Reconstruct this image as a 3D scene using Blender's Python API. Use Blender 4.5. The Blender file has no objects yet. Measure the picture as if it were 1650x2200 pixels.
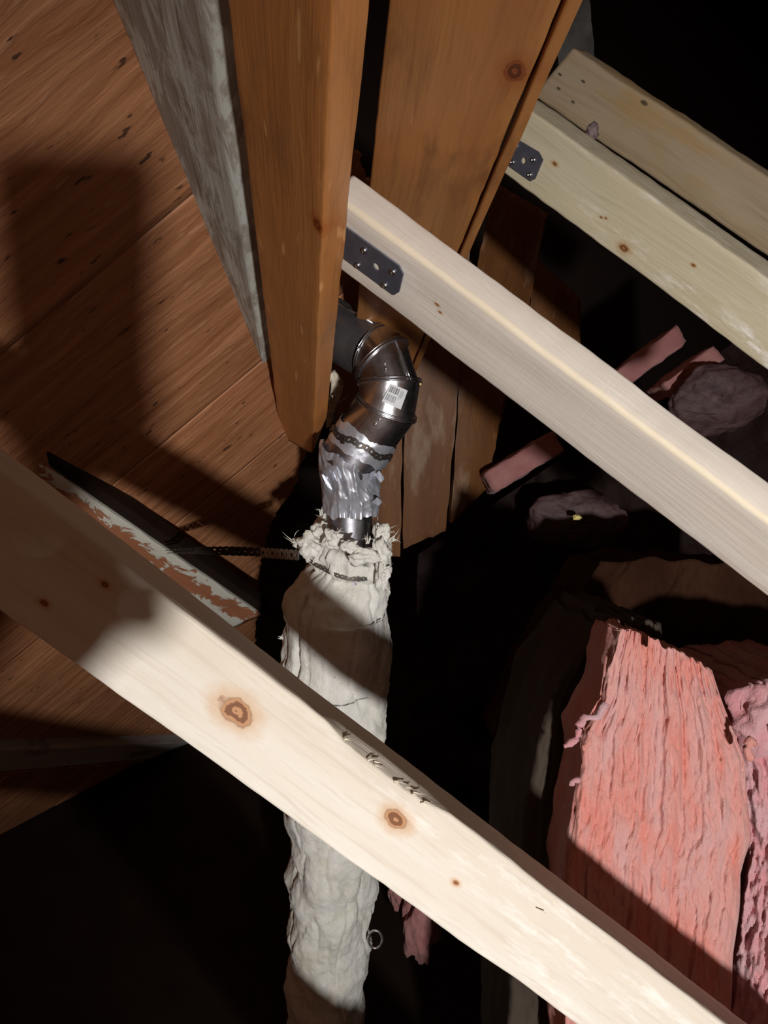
import bpy, bmesh, math, random
from mathutils import Vector, Matrix, noise
random.seed(7)
sc = bpy.context.scene
# ---------------------------------------------------------------- camera
F = 1650.0
PITCH = math.radians(70.9)
CAMLOC = Vector((0, 0, 2.0))
cd = bpy.data.cameras.new('camera'); cam = bpy.data.objects.new('camera', cd)
sc.collection.objects.link(cam); sc.camera = cam
cam.location = CAMLOC; cam.rotation_euler = (PITCH, 0, 0)
cd.sensor_fit = 'VERTICAL'; cd.sensor_height = 36; cd.sensor_width = 27
cd.lens = F / 2200 * 36; cd.clip_start = 0.01; cd.clip_end = 60
RM = Matrix.Rotation(PITCH, 3, 'X')
def W(v): return CAMLOC + RM @ Vector(v)
def Wd(v): return RM @ Vector(v)
def K(px, py, z): return Vector(((px - 825) / F * z, (1100 - py) / F * z, -z))
# ---------------------------------------------------------------- world: dim warm bounce of the attic behind
wd = bpy.data.worlds.new('attic_gloom'); sc.world = wd; wd.use_nodes = True
bg = wd.node_tree.nodes['Background']; bg.inputs[0].default_value = (1.0, 0.50, 0.30, 1); bg.inputs[1].default_value = 0.085
# ---------------------------------------------------------------- work lamp behind and below the camera
LAMP = Vector((0.52, -0.65, 1.59))
ld = bpy.data.lights.new('work_lamp', 'SPOT'); lo = bpy.data.objects.new('work_lamp', ld); sc.collection.objects.link(lo)
lo.location = W(LAMP); aim = Wd(Vector((-0.22, 0.31, -2.4)))
lo.rotation_euler = aim.to_track_quat('-Z', 'Y').to_euler()
ld.energy = 300; ld.color = (1.0, 0.97, 0.94); ld.shadow_soft_size = 0.048
ld.spot_size = math.radians(57); ld.spot_blend = 1.0
sc.view_settings.view_transform = 'Standard'; sc.view_settings.look = 'None'
sc.view_settings.exposure = 0.0; sc.view_settings.gamma = 1.0; sc.view_settings.use_curve_mapping = False

# ================================================================ helpers
COL = sc.collection
def tagit(o, label=None, cat=None, group=None, kind=None):
    if label: o['label'] = label
    if cat: o['category'] = cat
    if group: o['group'] = group
    if kind: o['kind'] = kind
    return o
def empty(name, loc, label=None, cat=None, group=None, kind=None):
    o = bpy.data.objects.new(name, None); COL.objects.link(o); o.location = loc
    o.empty_display_size = 0.05
    return tagit(o, label, cat, group, kind)
def link(name, me, mat, parent=None, mw=None, smooth=True):
    o = bpy.data.objects.new(name, me); COL.objects.link(o)
    if mat: me.materials.append(mat)
    if smooth:
        for p in me.polygons: p.use_smooth = True
    if parent:
        o.parent = parent
        o.matrix_parent_inverse = Matrix.Identity(4)
        pw = pworld(parent)
        o.matrix_basis = pw.inverted() @ (mw if mw else Matrix.Identity(4))
    elif mw: o.matrix_basis = mw
    return o
def pworld(o):
    m = o.matrix_basis.copy()
    while o.parent: o = o.parent; m = o.matrix_basis @ m
    return m
def mesh_from(name, vs, fs):
    me = bpy.data.meshes.new(name); me.from_pydata([tuple(v) for v in vs], [], fs); me.update()
    bm = bmesh.new(); bm.from_mesh(me); bmesh.ops.recalc_face_normals(bm, faces=bm.faces); bm.to_mesh(me); bm.free()
    return me
def grid(rows, closed=False, caps=False):
    vs = []; fs = []; n = len(rows[0])
    for r in rows: vs += [Vector(p) for p in r]
    for i in range(len(rows) - 1):
        for j in range(n if closed else n - 1):
            a = i * n + j; b = i * n + (j + 1) % n
            fs.append((a, b, b + n, a + n))
    if caps and closed:
        fs.append(tuple(range(n))[::-1]); fs.append(tuple(range((len(rows) - 1) * n, len(rows) * n)))
    return vs, fs
def localise(vs, origin):
    return [v - origin for v in vs]
def fbm(p, o=3): return noise.fractal(Vector(p), 1.0, 2.0, o)
def frame_matrix(A, X, Y):
    X = X.normalized(); Y = (Y - X * Y.dot(X)).normalized(); Z = X.cross(Y)
    return Matrix(((X.x, Y.x, Z.x, A.x), (X.y, Y.y, Z.y, A.y), (X.z, Y.z, Z.z, A.z), (0, 0, 0, 1)))

# ---------------------------------------------------------------- materials
class N:
    def __init__(s, name):
        s.m = bpy.data.materials.new(name); s.m.use_nodes = True; s.t = s.m.node_tree
        s.b = s.t.nodes['Principled BSDF']
        s.tc = s.t.nodes.new('ShaderNodeTexCoord')
    def new(s, k, **kw):
        n = s.t.nodes.new(k)
        for a, b in kw.items(): setattr(n, a, b)
        return n
    def l(s, a, b): s.t.links.new(a, b)
    def put(s, sock, v):
        if hasattr(v, 'node'): s.l(v, sock)
        else:
            if isinstance(v, tuple) and len(v) == 3 and sock.type == 'RGBA': v = v + (1,)
            sock.default_value = v
    def mapping(s, scale=(1, 1, 1), loc=(0, 0, 0), src=None, rot=(0, 0, 0)):
        n = s.new('ShaderNodeMapping'); s.l(src or s.tc.outputs['Object'], n.inputs[0])
        n.inputs['Scale'].default_value = scale; n.inputs['Location'].default_value = loc; n.inputs['Rotation'].default_value = rot
        return n.outputs[0]
    def noise(s, vec, scale=5, detail=4, rough=.55, dist=0.0):
        n = s.new('ShaderNodeTexNoise'); s.l(vec, n.inputs['Vector']); n.inputs['Scale'].default_value = scale
        n.inputs['Detail'].default_value = detail; n.inputs['Roughness'].default_value = rough; n.inputs['Distortion'].default_value = dist
        return n.outputs['Fac']
    def ramp(s, f, stops):
        n = s.new('ShaderNodeValToRGB'); s.l(f, n.inputs[0]); e = n.color_ramp.elements
        while len(e) < len(stops): e.new(0.5)
        for i, (p, c) in enumerate(stops):
            e[i].position = p
            e[i].color = (c, c, c, 1) if not isinstance(c, tuple) else c + (1,)
        return n.outputs[0]
    def mix(s, f, a, b, mode='MIX'):
        n = s.new('ShaderNodeMix', data_type='RGBA', blend_type=mode)
        s.put(n.inputs[0], f); s.put(n.inputs[6], a); s.put(n.inputs[7], b)
        return n.outputs[2]
    def math(s, op, a, b=0.0, c=0.0):
        n = s.new('ShaderNodeMath', operation=op)
        s.put(n.inputs[0], a); s.put(n.inputs[1], b)
        if op in ('MULTIPLY_ADD', 'SMOOTH_MIN'): s.put(n.inputs[2], c)
        return n.outputs[0]
    def bump(s, h, strength=.3, dist=.002, prev=None):
        n = s.new('ShaderNodeBump'); s.l(h, n.inputs['Height']); n.inputs['Strength'].default_value = strength
        n.inputs['Distance'].default_value = dist
        if prev: s.l(prev, n.inputs['Normal'])
        s.l(n.outputs[0], s.b.inputs['Normal']); return n.outputs[0]
    def dist(s, vec, p, sc3):
        m = s.new('ShaderNodeVectorMath', operation='SUBTRACT'); s.l(vec, m.inputs[0]); m.inputs[1].default_value = p
        q = s.new('ShaderNodeVectorMath', operation='MULTIPLY'); s.l(m.outputs[0], q.inputs[0]); q.inputs[1].default_value = sc3
        r = s.new('ShaderNodeVectorMath', operation='LENGTH'); s.l(q.outputs[0], r.inputs[0]); return r.outputs['Value']
    def fin(s, col, rough=.6, spec=.3, metal=0.0):
        s.put(s.b.inputs['Base Color'], col); s.put(s.b.inputs['Roughness'], rough)
        s.b.inputs['Specular IOR Level'].default_value = spec; s.b.inputs['Metallic'].default_value = metal
        return s.m

def wood(name, light, mid, dark, knots=(), seed=0.0, grain=26, contrast=1.0, saw=0.0, rough=.62, spec=.25,
         white=0.0, blotch=None, bumpk=.35, gouge=0.0, wash=0.0, nails=(), arris=False):
    """local X = length, Y across the broad face, Z = thickness; knots = (x, y, z, radius)"""
    g = N(name); O = g.tc.outputs['Object']
    warp = g.noise(g.mapping((2.2, 7, 7), (seed, seed * .7, 0)), 1.0, 3)
    wv = g.new('ShaderNodeVectorMath', operation='MULTIPLY_ADD')
    cx = g.new('ShaderNodeCombineXYZ'); w0 = g.math('MULTIPLY_ADD', warp, .035, -.017)
    g.l(w0, cx.inputs[1]); g.l(w0, cx.inputs[2])
    g.l(cx.outputs[0], wv.inputs[0]); wv.inputs[1].default_value = (1, 1, 1); g.l(O, wv.inputs[2])
    P = wv.outputs[0]
    kd = None; kcol = []
    for (kx, ky, kz, r) in knots:
        d = g.dist(O, (kx, ky, kz), (1 / r * .62, 1 / r, 1 / r * .5)); kcol.append(d)
        # push the grain sideways round the knot
        inf = g.math('DIVIDE', .010 * (r / .012), g.math('ADD', d, 1.0))
        kd = inf if kd is None else g.math('ADD', kd, inf)
    if kd is not None:
        c2 = g.new('ShaderNodeCombineXYZ'); g.l(kd, c2.inputs[1])
        ad = g.new('ShaderNodeVectorMath', operation='ADD'); g.l(P, ad.inputs[0]); g.l(c2.outputs[0], ad.inputs[1]); P = ad.outputs[0]
    bands = g.noise(g.mapping((.5, grain * 1.6, grain * 1.6), (seed, seed, 0), P), 1.0, 2, .5)
    fine = g.noise(g.mapping((6, grain * 12, grain * 12), (seed, 0, 0), P), 1.0, 4, .6)
    spots = g.noise(g.mapping((4, 9, 9), (seed * 2, 3, 1)), 1.0, 5, .6)
    lo_, hi_ = .5 - .18 / contrast, .5 + .2 / contrast
    col = g.mix(g.ramp(bands, [(lo_, 0.0), (hi_, 1.0)]), mid, light)
    col = g.mix(g.math('MULTIPLY', g.ramp(fine, [(.52, 0.0), (.72, 1.0)]), .45), col, dark)
    col = g.mix(g.math('MULTIPLY', g.ramp(spots, [(.35, 1.0), (.6, 0.0)]), .30 * contrast), col, mid, )
    if blotch:
        bl = g.noise(g.mapping((3, 10, 10), (seed + 9, 0, 0)), 1.0, 5, .65)
        col = g.mix(g.ramp(bl, [(.55, 0.0), (.66, .75)]), col, blotch)
    if white > 0:
        ws = g.noise(g.mapping((14, 60, 60), (seed, 5, 0)), 1.0, 5, .7)
        wl = g.noise(g.mapping((2.5, 12, 12), (seed, 1, 4)), 1.0, 2, .5)
        f = g.math('MULTIPLY', g.ramp(ws, [(.5, 0.0), (.68, 1.0)]), g.ramp(wl, [(.45, 0.0), (.6, white)]))
        col = g.mix(f, col, (.93, .90, .86))
    if wash > 0:
        wn = g.noise(g.mapping((9, 22, 22), (seed, 2, 2)), 1.0, 6, .7, .6)
        f = g.ramp(wn, [(.5 - .14 * wash, 0.0), (.56 - .05 * wash, 1.0)])
        col = g.mix(f, col, (.62, .62, .56))
    for d, (kx, ky, kz, r) in zip(kcol, knots):
        jit = g.noise(g.mapping((60, 60, 60), (kx * 9, 0, 0)), 1.0, 3)
        dd = g.math('ADD', d, g.math('MULTIPLY_ADD', jit, 1.1, -.55))
        halo = g.ramp(g.math('MULTIPLY', dd, .4), [(.30, 1.0), (.80, 0.0)])
        col = g.mix(g.math('MULTIPLY', halo, .75), col, tuple(a * b for a, b in zip(mid, (.85, .55, .32))))
        core = g.ramp(dd, [(.75, 1.0), (1.0, 0.0)])
        rr = g.ramp(g.math('SINE', g.math('MULTIPLY', dd, 11.0)), [(.2, 0.0), (.8, 1.0)])
        kc = g.mix(rr, tuple(a * b for a, b in zip(mid, (.30, .14, .08))), tuple(a * b for a, b in zip(mid, (.72, .42, .25))))
        col = g.mix(core, col, kc)
    for (kx, ky, kz, r) in nails:
        d = g.dist(O, (kx, ky, kz), (1 / r * .5, 1 / r, 1 / r))
        col = g.mix(g.ramp(d, [(.6, .85), (1.1, 0.0)]), col, tuple(a * .14 for a in mid))
    if arris:
        d = g.dist(O, (0, 0, 0), (0, 1 / .009, 1 / .009))
        col = g.mix(g.ramp(g.math('ADD', d, g.math('MULTIPLY', spots, .5)), [(.75, .5), (1.25, 0.0)]), col, (.86, .72, .48))
    h = g.math('ADD', fine, g.math('MULTIPLY', bands, .8))
    if saw > 0:
        wt = g.noise(g.mapping((260, 9, 9), (seed, 0, 0), P), 1.0, 2, .6)
        h = g.math('ADD', h, g.math('MULTIPLY', wt, saw))
        col = g.mix(g.math('MULTIPLY', g.ramp(wt, [(.55, 0.0), (.75, 1.0)]), .06), col, (.92, .88, .80))
    g.bump(h, bumpk, .0022)
    if gouge > 0:
        gn = g.noise(g.mapping((11, 75, 40), (seed + 4, 0, 0), None, (0, 0, .22)), 1.0, 3, .5)
        gm = g.ramp(gn, [(.66, 0.0), (.72, 1.0)])
        col = g.mix(g.math('MULTIPLY', gm, gouge), col, tuple(min(1, a * 1.7 + .08) for a in light))
    return g.fin(col, rough, spec)

def lumber(name, A, B, e1, l1, e2, l2, mat, parent=None, seg=60, bev=.003, rough=.0006, endB=None, endA=None, wane=None, mw_only=False):
    """A->B (camera space) is the edge shared by the two faces in view; the section runs l1 along e1, l2 along e2"""
    d = (B - A); L = d.length; X = d.normalized()
    e1 = (e1 - X * e1.dot(X)).normalized(); e2 = (e2 - X * e2.dot(X) - e1 * e2.dot(e1)).normalized()
    Ms = frame_matrix(W(A), Wd(X), Wd(e1))
    sgn = 1 if Wd(X).cross(Wd(e1)).dot(Wd(e2)) > 0 else -1
    if mw_only: return Ms, L
    # rounded section polygon in (y,z)
    pts = []
    cs = [(0, 0, 180), (l1, 0, 270), (l1, l2, 0), (0, l2, 90)]
    for (cy, cz, a0) in cs:
        oy = bev if cy == 0 else l1 - bev; oz = bev if cz == 0 else l2 - bev
        for k in range(4):
            a = math.radians(a0 + 30 * k); pts.append((oy + bev * math.cos(a), oz + bev * math.sin(a), cy == 0 and cz == 0))
    # add mid points on long sides
    def sub(ps):
        out = []
        for i, p in enumerate(ps):
            q = ps[(i + 1) % len(ps)]; out.append(p)
            dl = math.hypot(p[0] - q[0], p[1] - q[1])
            k = int(dl / .012)
            for j in range(1, k): t = j / k; out.append((p[0] + (q[0] - p[0]) * t, p[1] + (q[1] - p[1]) * t, False))
        return out
    pts = sub(pts)
    rows = []; sd = random.random() * 50
    for i in range(seg + 1):
        t = i / seg; row = []
        for (y, z, corner) in pts:
            x = t * L
            if endB and t > .5: x = x + (t - .5) * 2 * endB(y / l1, z / l2)
            if endA and t < .5: x = x + (.5 - t) * 2 * endA(y / l1, z / l2)
            dy = noise.noise(Vector((x * 9 + sd, y * 30, z * 30))) * rough * 2 + noise.noise(Vector((x * 45 + sd, y * 60, z * 60))) * rough
            dz = noise.noise(Vector((x * 9 - sd, y * 30, z * 30 + 7))) * rough * 2
            yy, zz = y + dy, z + dz
            if wane:
                wy, wz = wane(x, y / l1, z / l2); yy += wy; zz += wz
            row.append(Vector((x, yy, zz * sgn)))
        rows.append(row)
    vs, fs = grid(rows, True, True)
    me = mesh_from(name, vs, fs)
    o = link(name, me, mat, parent, Ms)
    o['_l1'] = l1
    return o
def local_on_face(Ms, px, py, axis='Z', off=0.0):
    """where the ray through a pixel meets the face (local z = off, or y = off)"""
    inv = Ms.inverted(); o = inv @ CAMLOC; d = inv.to_3x3() @ (RM @ K(px, py, 1.0))
    k = 2 if axis == 'Z' else 1
    t = (off - o[k]) / d[k]; return o + d * t
def beam_axes(A, B, beta):
    X = (B - A).normalized(); zc = Vector((0, 0, 1)); zp = (zc - X * zc.dot(X)).normalized()
    p = zp.cross(X);
    if p.y < 0: p = -p
    b = math.radians(beta)
    return p * math.cos(b) + zp * math.sin(b), -p * math.sin(b) + zp * math.cos(b)   # n (top), m (broad)
def tube(name, pts, r, mat, parent, n=8, closed=False, flat=1.0):
    """pts in world space"""
    rows = []
    for i, p in enumerate(pts):
        a = pts[max(i - 1, 0)]; b = pts[min(i + 1, len(pts) - 1)]
        if closed: a = pts[i - 1]; b = pts[(i + 1) % len(pts)]
        T = (b - a).normalized(); ref = Vector((0, 0, 1)) if abs(T.z) < .9 else Vector((1, 0, 0))
        u = T.cross(ref).normalized(); v = T.cross(u)
        rr = r(i / max(1, len(pts) - 1)) if callable(r) else r
        rows.append([p + (u * math.cos(2 * math.pi * k / n) + v * math.sin(2 * math.pi * k / n) * flat) * rr for k in range(n)])
    if closed: rows.append(rows[0])
    vs, fs = grid(rows, True, not closed)
    o = pworld(parent).translation if parent else pts[0]
    me = mesh_from(name, [v - o for v in vs], fs)
    return link(name, me, mat, parent, Matrix.Translation(o))
def wmesh(name, rows, mat, parent=None, closed=False, caps=False, origin=None, smooth=True):
    """rows in camera space"""
    vs, fs = grid([[W(p) for p in r] for r in rows], closed, caps)
    if origin is None: origin = sum(vs, Vector()) / len(vs)
    me = mesh_from(name, [v - origin for v in vs], fs)
    return link(name, me, mat, parent, Matrix.Translation(origin), smooth)

# ================================================================ plain materials
def plain(name, col, rough=.7, spec=.2, metal=0, nscale=30, var=.25, bumpk=.3, bd=.002):
    g = N(name); n = g.noise(g.mapping(), nscale, 5, .6)
    c = g.mix(g.ramp(n, [(.3, 0.0), (.7, 1.0)]), tuple(a * (1 - var) for a in col), tuple(min(1, a * (1 + var)) for a in col))
    g.bump(n, bumpk, bd); return g.fin(c, rough, spec, metal)
M_dark = plain('dark_boards_and_shade', (.018, .009, .006), nscale=6)
M_steel = plain('plate_steel', (.20, .21, .27), .42, .5, .75, 60, .15, .08, .0005)
M_screw = plain('screw_steel', (.42, .42, .44), .3, .5, 1.0, 90, .1, .05, .0003)
M_black = plain('strap_dark_steel', (.08, .065, .055), .45, .5, .7, 80, .4, .1, .0005)
M_strap = plain('strap_zinc', (.55, .52, .48), .35, .5, .9, 80, .3, .1, .0005)
def galv(name, base=(.66, .66, .69), r0=.20):
    g = N(name)
    sp = g.new('ShaderNodeTexVoronoi'); g.l(g.mapping(), sp.inputs[0]); sp.inputs['Scale'].default_value = 140
    n = g.noise(g.mapping(), 45, 3)
    c = g.mix(g.math('MULTIPLY', sp.outputs['Distance'], .5), base, tuple(min(1, a * 1.35) for a in base))
    rr = g.math('MULTIPLY_ADD', n, .22, r0 - .03)
    g.bump(g.noise(g.mapping((1, 1, 1)), 28, 3), .22, .003)
    return g.fin(c, rr, .5, 1.0)
M_galv = galv('galvanised_sheet')
M_galv_dull = plain('dull_galvanised', (.20, .20, .215), .45, .4, .8, 14, .3, .12, .002)  # darker, rougher metal for the outlet pipe
M_galv_band = galv('galvanised_spangle', (.46, .46, .50), .24)
M_tape = plain('silver_tape', (.74, .77, .86), .36, .5, .75, 50, .12, .15, .001)
M_seal = plain('yellow_sealant', (.75, .62, .22), .4, .4, 0, 90, .3, .4, .001)
def label_mat():
    return plain('paper_label', (.72, .74, .76), .5, .3, 0, 40, .06, .05, .0005)
M_label = label_mat(); M_ink = plain('barcode_ink', (.07, .07, .09), .5, .3, 0, 40, .1, .02, .0003)
M_ink2 = plain('barcode_ink_faded', (.22, .23, .27), .5, .3, 0, 40, .1, .02, .0003)

def fibre(name, a, b, c=None, stretch=(1, 1, 1), scale=12, bumpk=.9, bd=.006, seed=0, stain=None):
    g = N(name)
    n1 = g.noise(g.mapping(stretch, (seed, 0, 0)), scale, 6, .65, .3)
    n2 = g.noise(g.mapping(tuple(s * 1 for s in stretch), (seed + 4, 2, 0)), scale * 7, 5, .7)
    n3 = g.noise(g.mapping((1, 1, 1), (seed + 1, 0, 6)), scale * 18, 3, .7)
    col = g.mix(g.ramp(n1, [(.36, 0.0), (.62, 1.0)]), a, b)
    if c: col = g.mix(g.math('MULTIPLY', g.ramp(n2, [(.5, 0.0), (.7, 1.0)]), .6), col, c)
    if stain:
        st = g.noise(g.mapping((1, 1, 1), (seed + 7, 0, 0)), 9, 4, .6)
        col = g.mix(g.ramp(st, [(.56, 0.0), (.72, .6)]), col, stain)
        sp = g.noise(g.mapping((1, 1, 1), (seed + 3, 0, 0)), 160, 2, .6)
        col = g.mix(g.ramp(sp, [(.72, 0.0), (.76, .7)]), col, (.25, .2, .12))
    h = g.math('ADD', g.math('MULTIPLY', n1, .8), g.math('ADD', g.math('MULTIPLY', n2, .55), g.math('MULTIPLY', n3, .25)))
    g.bump(h, bumpk, bd)
    g.b.inputs['Sheen Weight'].default_value = .12 if max(a) > .3 else 0.0
    return g.fin(col, .95, .1)
M_white = fibre('white_glass_wool', (.70, .68, .60), (.84, .83, .79), (.92, .92, .90), (1, 1, .7), 14, .8, .006, 0, (.66, .64, .45))
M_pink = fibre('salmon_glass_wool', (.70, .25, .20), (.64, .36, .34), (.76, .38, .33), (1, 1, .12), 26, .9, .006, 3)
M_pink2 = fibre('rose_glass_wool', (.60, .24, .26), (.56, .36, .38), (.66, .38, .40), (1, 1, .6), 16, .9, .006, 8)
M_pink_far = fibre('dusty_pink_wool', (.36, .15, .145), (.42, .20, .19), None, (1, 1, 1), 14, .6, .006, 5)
M_shade_wool = fibre('shade_grey_wool', (.050, .038, .030), (.068, .052, .040), None, (1, 1, .5), 10, .5, .005, 6)  # near-black wool colour stands in for shade
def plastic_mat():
    g = N('shade_dark_plastic')
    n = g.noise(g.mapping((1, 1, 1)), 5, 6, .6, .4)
    col = g.mix(g.ramp(n, [(.35, 0.0), (.68, 1.0)]), (.010, .004, .004), (.022, .010, .009))  # sheet colour kept near black so it looks unlit
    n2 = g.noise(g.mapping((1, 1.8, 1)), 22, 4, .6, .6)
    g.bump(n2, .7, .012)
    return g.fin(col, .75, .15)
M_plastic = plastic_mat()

# ================================================================ the shell of the attic (dark, far behind)
def quad_struct(name, pts, mat, n=10, kind='structure'):
    a, b, c, d = [Vector(p) for p in pts]
    rows = [[(a * (1 - u) + b * u) * (1 - v) + (d * (1 - u) + c * u) * v for u in [j / n for j in range(n + 1)]] for v in [i / n for i in range(n + 1)]]
    vs, fs = grid(rows); o = sum(vs, Vector()) / len(vs)
    me = mesh_from(name, [v - o for v in vs], fs)
    ob = link(name, me, mat, None, Matrix.Translation(o), False); ob['kind'] = kind
    return ob
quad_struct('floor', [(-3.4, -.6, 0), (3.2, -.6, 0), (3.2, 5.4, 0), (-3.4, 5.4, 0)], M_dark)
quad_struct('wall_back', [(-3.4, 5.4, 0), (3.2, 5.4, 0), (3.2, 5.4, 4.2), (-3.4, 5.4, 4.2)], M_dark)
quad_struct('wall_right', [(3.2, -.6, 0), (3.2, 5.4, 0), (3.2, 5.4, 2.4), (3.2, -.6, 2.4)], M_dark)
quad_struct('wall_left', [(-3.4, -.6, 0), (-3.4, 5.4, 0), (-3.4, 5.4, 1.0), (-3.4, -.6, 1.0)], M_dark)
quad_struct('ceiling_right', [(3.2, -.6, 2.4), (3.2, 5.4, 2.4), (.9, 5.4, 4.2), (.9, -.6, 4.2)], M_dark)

# ================================================================ roof sheathing on the left
SK = .9
Vd = Vector(((654 - 825) / F, (1100 - 1364) / F, -1.0))
def Sec(x, y, z): return Vd * z + Vector((x, y, 0))
PA = Sec(-.236, .796, .963) * SK; PB = K(577, 798, 1.79) * SK; PC = Sec(-.70, .416, .963) * SK
pn = (PB - PA).cross(PC - PA).normalized()
if pn.z < 0: pn = -pn            # towards the camera
def onplane(px, py, off=0.0):
    r = K(px, py, 1.0); t = (PA.dot(pn) + off) / r.dot(pn); return r * t
gA = onplane(300, 1080); gB = onplane(600, 830)
GU = (gB - gA).normalized(); GV = GU.cross(pn).normalized()
if GV.y > 0: GV = -GV           # GV runs down the picture
def uv(p): q = p - gA; return q.dot(GU), q.dot(GV)
ceil = empty('ceiling', W(onplane(300, 600)), kind='structure')
def ply_mat(name, seed, tint=1.0):
    g = N(name)
    w = g.noise(g.mapping((3, 9, 3), (seed, 0, 0)), 1.0, 3)
    c0 = g.new('ShaderNodeCombineXYZ'); g.l(g.math('MULTIPLY', w, .05), c0.inputs[1])
    ad = g.new('ShaderNodeVectorMath', operation='ADD'); g.l(g.tc.outputs['Object'], ad.inputs[0]); g.l(c0.outputs[0], ad.inputs[1])
    P = ad.outputs[0]
    st = g.noise(g.mapping((2.6, 46, 5), (seed, 0, 0), P), 1.0, 5, .62)
    big = g.noise(g.mapping((1.4, 4, 3), (seed, 3, 0)), 1.0, 4, .6)
    fl = g.noise(g.mapping((16, 120, 5), (seed, 9, 0), P), 1.0, 3, .6)
    k = tint
    col = g.mix(g.ramp(st, [(.34, 0.0), (.66, 1.0)]), (.31 * k, .118 * k, .048 * k), (.55 * k, .255 * k, .125 * k))
    col = g.mix(g.math('MULTIPLY', g.ramp(big, [(.35, 1.0), (.6, 0.0)]), .4), col, (.24 * k, .10 * k, .045 * k))
    col = g.mix(g.math('MULTIPLY', g.ramp(fl, [(.60, 0.0), (.70, 1.0)]), .6), col, (.56, .31, .19))
    dk = g.noise(g.mapping((20, 60, 5), (seed + 5, 2, 0), P), 1.0, 4, .55)
    col = g.mix(g.ramp(dk, [(.65, 0.0), (.69, .9)]), col, (.05, .025, .018))
    g.bump(g.math('ADD', st, g.math('MULTIPLY', fl, .8)), .7, .004)
    return g.fin(col, .55, .3)
M_ply = [ply_mat('plywood_%s' % s, v, t) for s, v, t in (('a', 0, 1.0), ('b', 3.3, .93), ('c', 7.1, 1.08))]
FW = frame_matrix(W(gA), Wd(GU), Wd(GV))
seams_px = [(0, 0), (150, 60)]
vs_seam = sorted([uv(onplane(*q))[1] for q in ((400, 420), (407, 897), (395, 1105))])
vmin = uv(onplane(0, 0))[1] - 1.2; vmax = 8.5
seams = [vmin, -1.02 + vs_seam[0] * 0 if False else vs_seam[0]] + vs_seam[1:]
step = .55
v = seams[-1] + step
while v < vmax: seams.append(v); v += step
seams.append(vmax)
# the right-hand, broken ends of the boards as a curve in (v -> u)
edge_px = [(250, 0), (330, 200), (414, 400), (496, 600), (577, 798), (660, 960), (640, 1000), (628, 1050), (588, 1100), (560, 1180), (548, 1290), (545, 1400), (530, 1520), (520, 1640)]
ecurve = sorted([uv(onplane(*q))[::-1] for q in edge_px[4:]])
def uend(v):
    if v <= ecurve[0][0]: return ecurve[0][1] + .35
    for (v0, u0), (v1, u1) in zip(ecurve, ecurve[1:]):
        if v <= v1: return u0 + (u1 - u0) * (v - v0) / (v1 - v0 + 1e-9)
    return ecurve[-1][1]
print('uv', [(q, tuple(round(x, 2) for x in uv(onplane(*q)))) for q in edge_px], 'seams', [round(s, 2) for s in seams])
for i, (v0, v1) in enumerate(zip(seams, seams[1:])):
    gap = .0013; n = max(3, int((v1 - v0) / .006)); n = min(n, 90)
    thick = .014; rows_f = []; lift = 0.0
    vs = []; fs = []
    U0 = -5.5
    nu = 60
    for a in range(n + 1):
        vv = v0 + gap + (v1 - v0 - 2 * gap) * a / n
        ue = uend(vv) + noise.noise(Vector((vv * 70, 3, 1))) * .018 + noise.noise(Vector((vv * 190, 3, 1))) * .010
        for b in range(nu + 1):
            t = b / nu; uu = U0 + (ue - U0) * (1 - (1 - t) ** 2.6)
            zz = lift + noise.noise(Vector((uu * 2, vv * 5, i))) * .002
            vs.append(Vector((uu, vv, zz)))
    m = nu + 1
    for a in range(n):
        for b in range(nu): fs.append((a * m + b, a * m + b + 1, (a + 1) * m + b + 1, (a + 1) * m + b))
    me = mesh_from('plywood_panel', vs, fs)
    o = link('plywood_panel', me, M_ply[i % 3], ceil, FW)
    md = o.modifiers.new('thickness', 'SOLIDIFY'); md.thickness = thick; md.offset = 0
# ================================================================ rafters that run away from the camera
MR1 = None
M_raf = wood('orange_rafter_wood', (.62, .27, .085), (.50, .195, .055), (.28, .095, .028), knots=[(.50, .008, 0, .008)], seed=2.0, grain=14, contrast=.8,
             rough=.42, spec=.45, gouge=.55, bumpk=.4, blotch=(.34, .15, .06))
M_raf2 = wood('brown_rafter_wood', (.50, .225, .07), (.38, .155, .045), (.18, .065, .02), knots=[(.375, .014, 0, .010)], seed=12.0, grain=12, contrast=1.1,
              rough=.45, spec=.4, gouge=.35, bumpk=.4, blotch=(.20, .08, .03))
M_grey = wood('weathered_grey_wood', (.47, .43, .37), (.36, .31, .26), (.19, .15, .12), seed=5.0, grain=10, contrast=1.3, rough=.85, spec=.1, wash=.35, blotch=(.24, .19, .155), bumpk=.8)
M_grey2 = wood('dark_grey_wood', (.55, .52, .48), (.45, .42, .38), (.22, .18, .15), seed=15.0, grain=10, contrast=1.3, rough=.85, spec=.1, blotch=(.14, .12, .11), bumpk=.8)
s1 = .9
th = math.radians(50.7)
e1 = Vector((-math.cos(th), math.sin(th), 0)); e2 = Vector((math.sin(th), math.cos(th), 0))
Mx, My = .451 * s1 * math.sin(math.radians(2.56)), .451 * s1 * math.cos(math.radians(2.56))
def er1(y, z): return .22 * y - .24 * z
A1 = Sec(Mx, My, .28); B1 = Sec(Mx, My, 1.72)
raf1 = lumber('rafter', A1, B1, e1, .14 * s1, e2, .038 * s1, M_raf, seg=90, endB=er1, rough=.0008)
tagit(raf1, 'orange-brown rafter whose cut lower end stops just left of the metal duct', 'rafter', 'rafters running up out of the picture')
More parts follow.
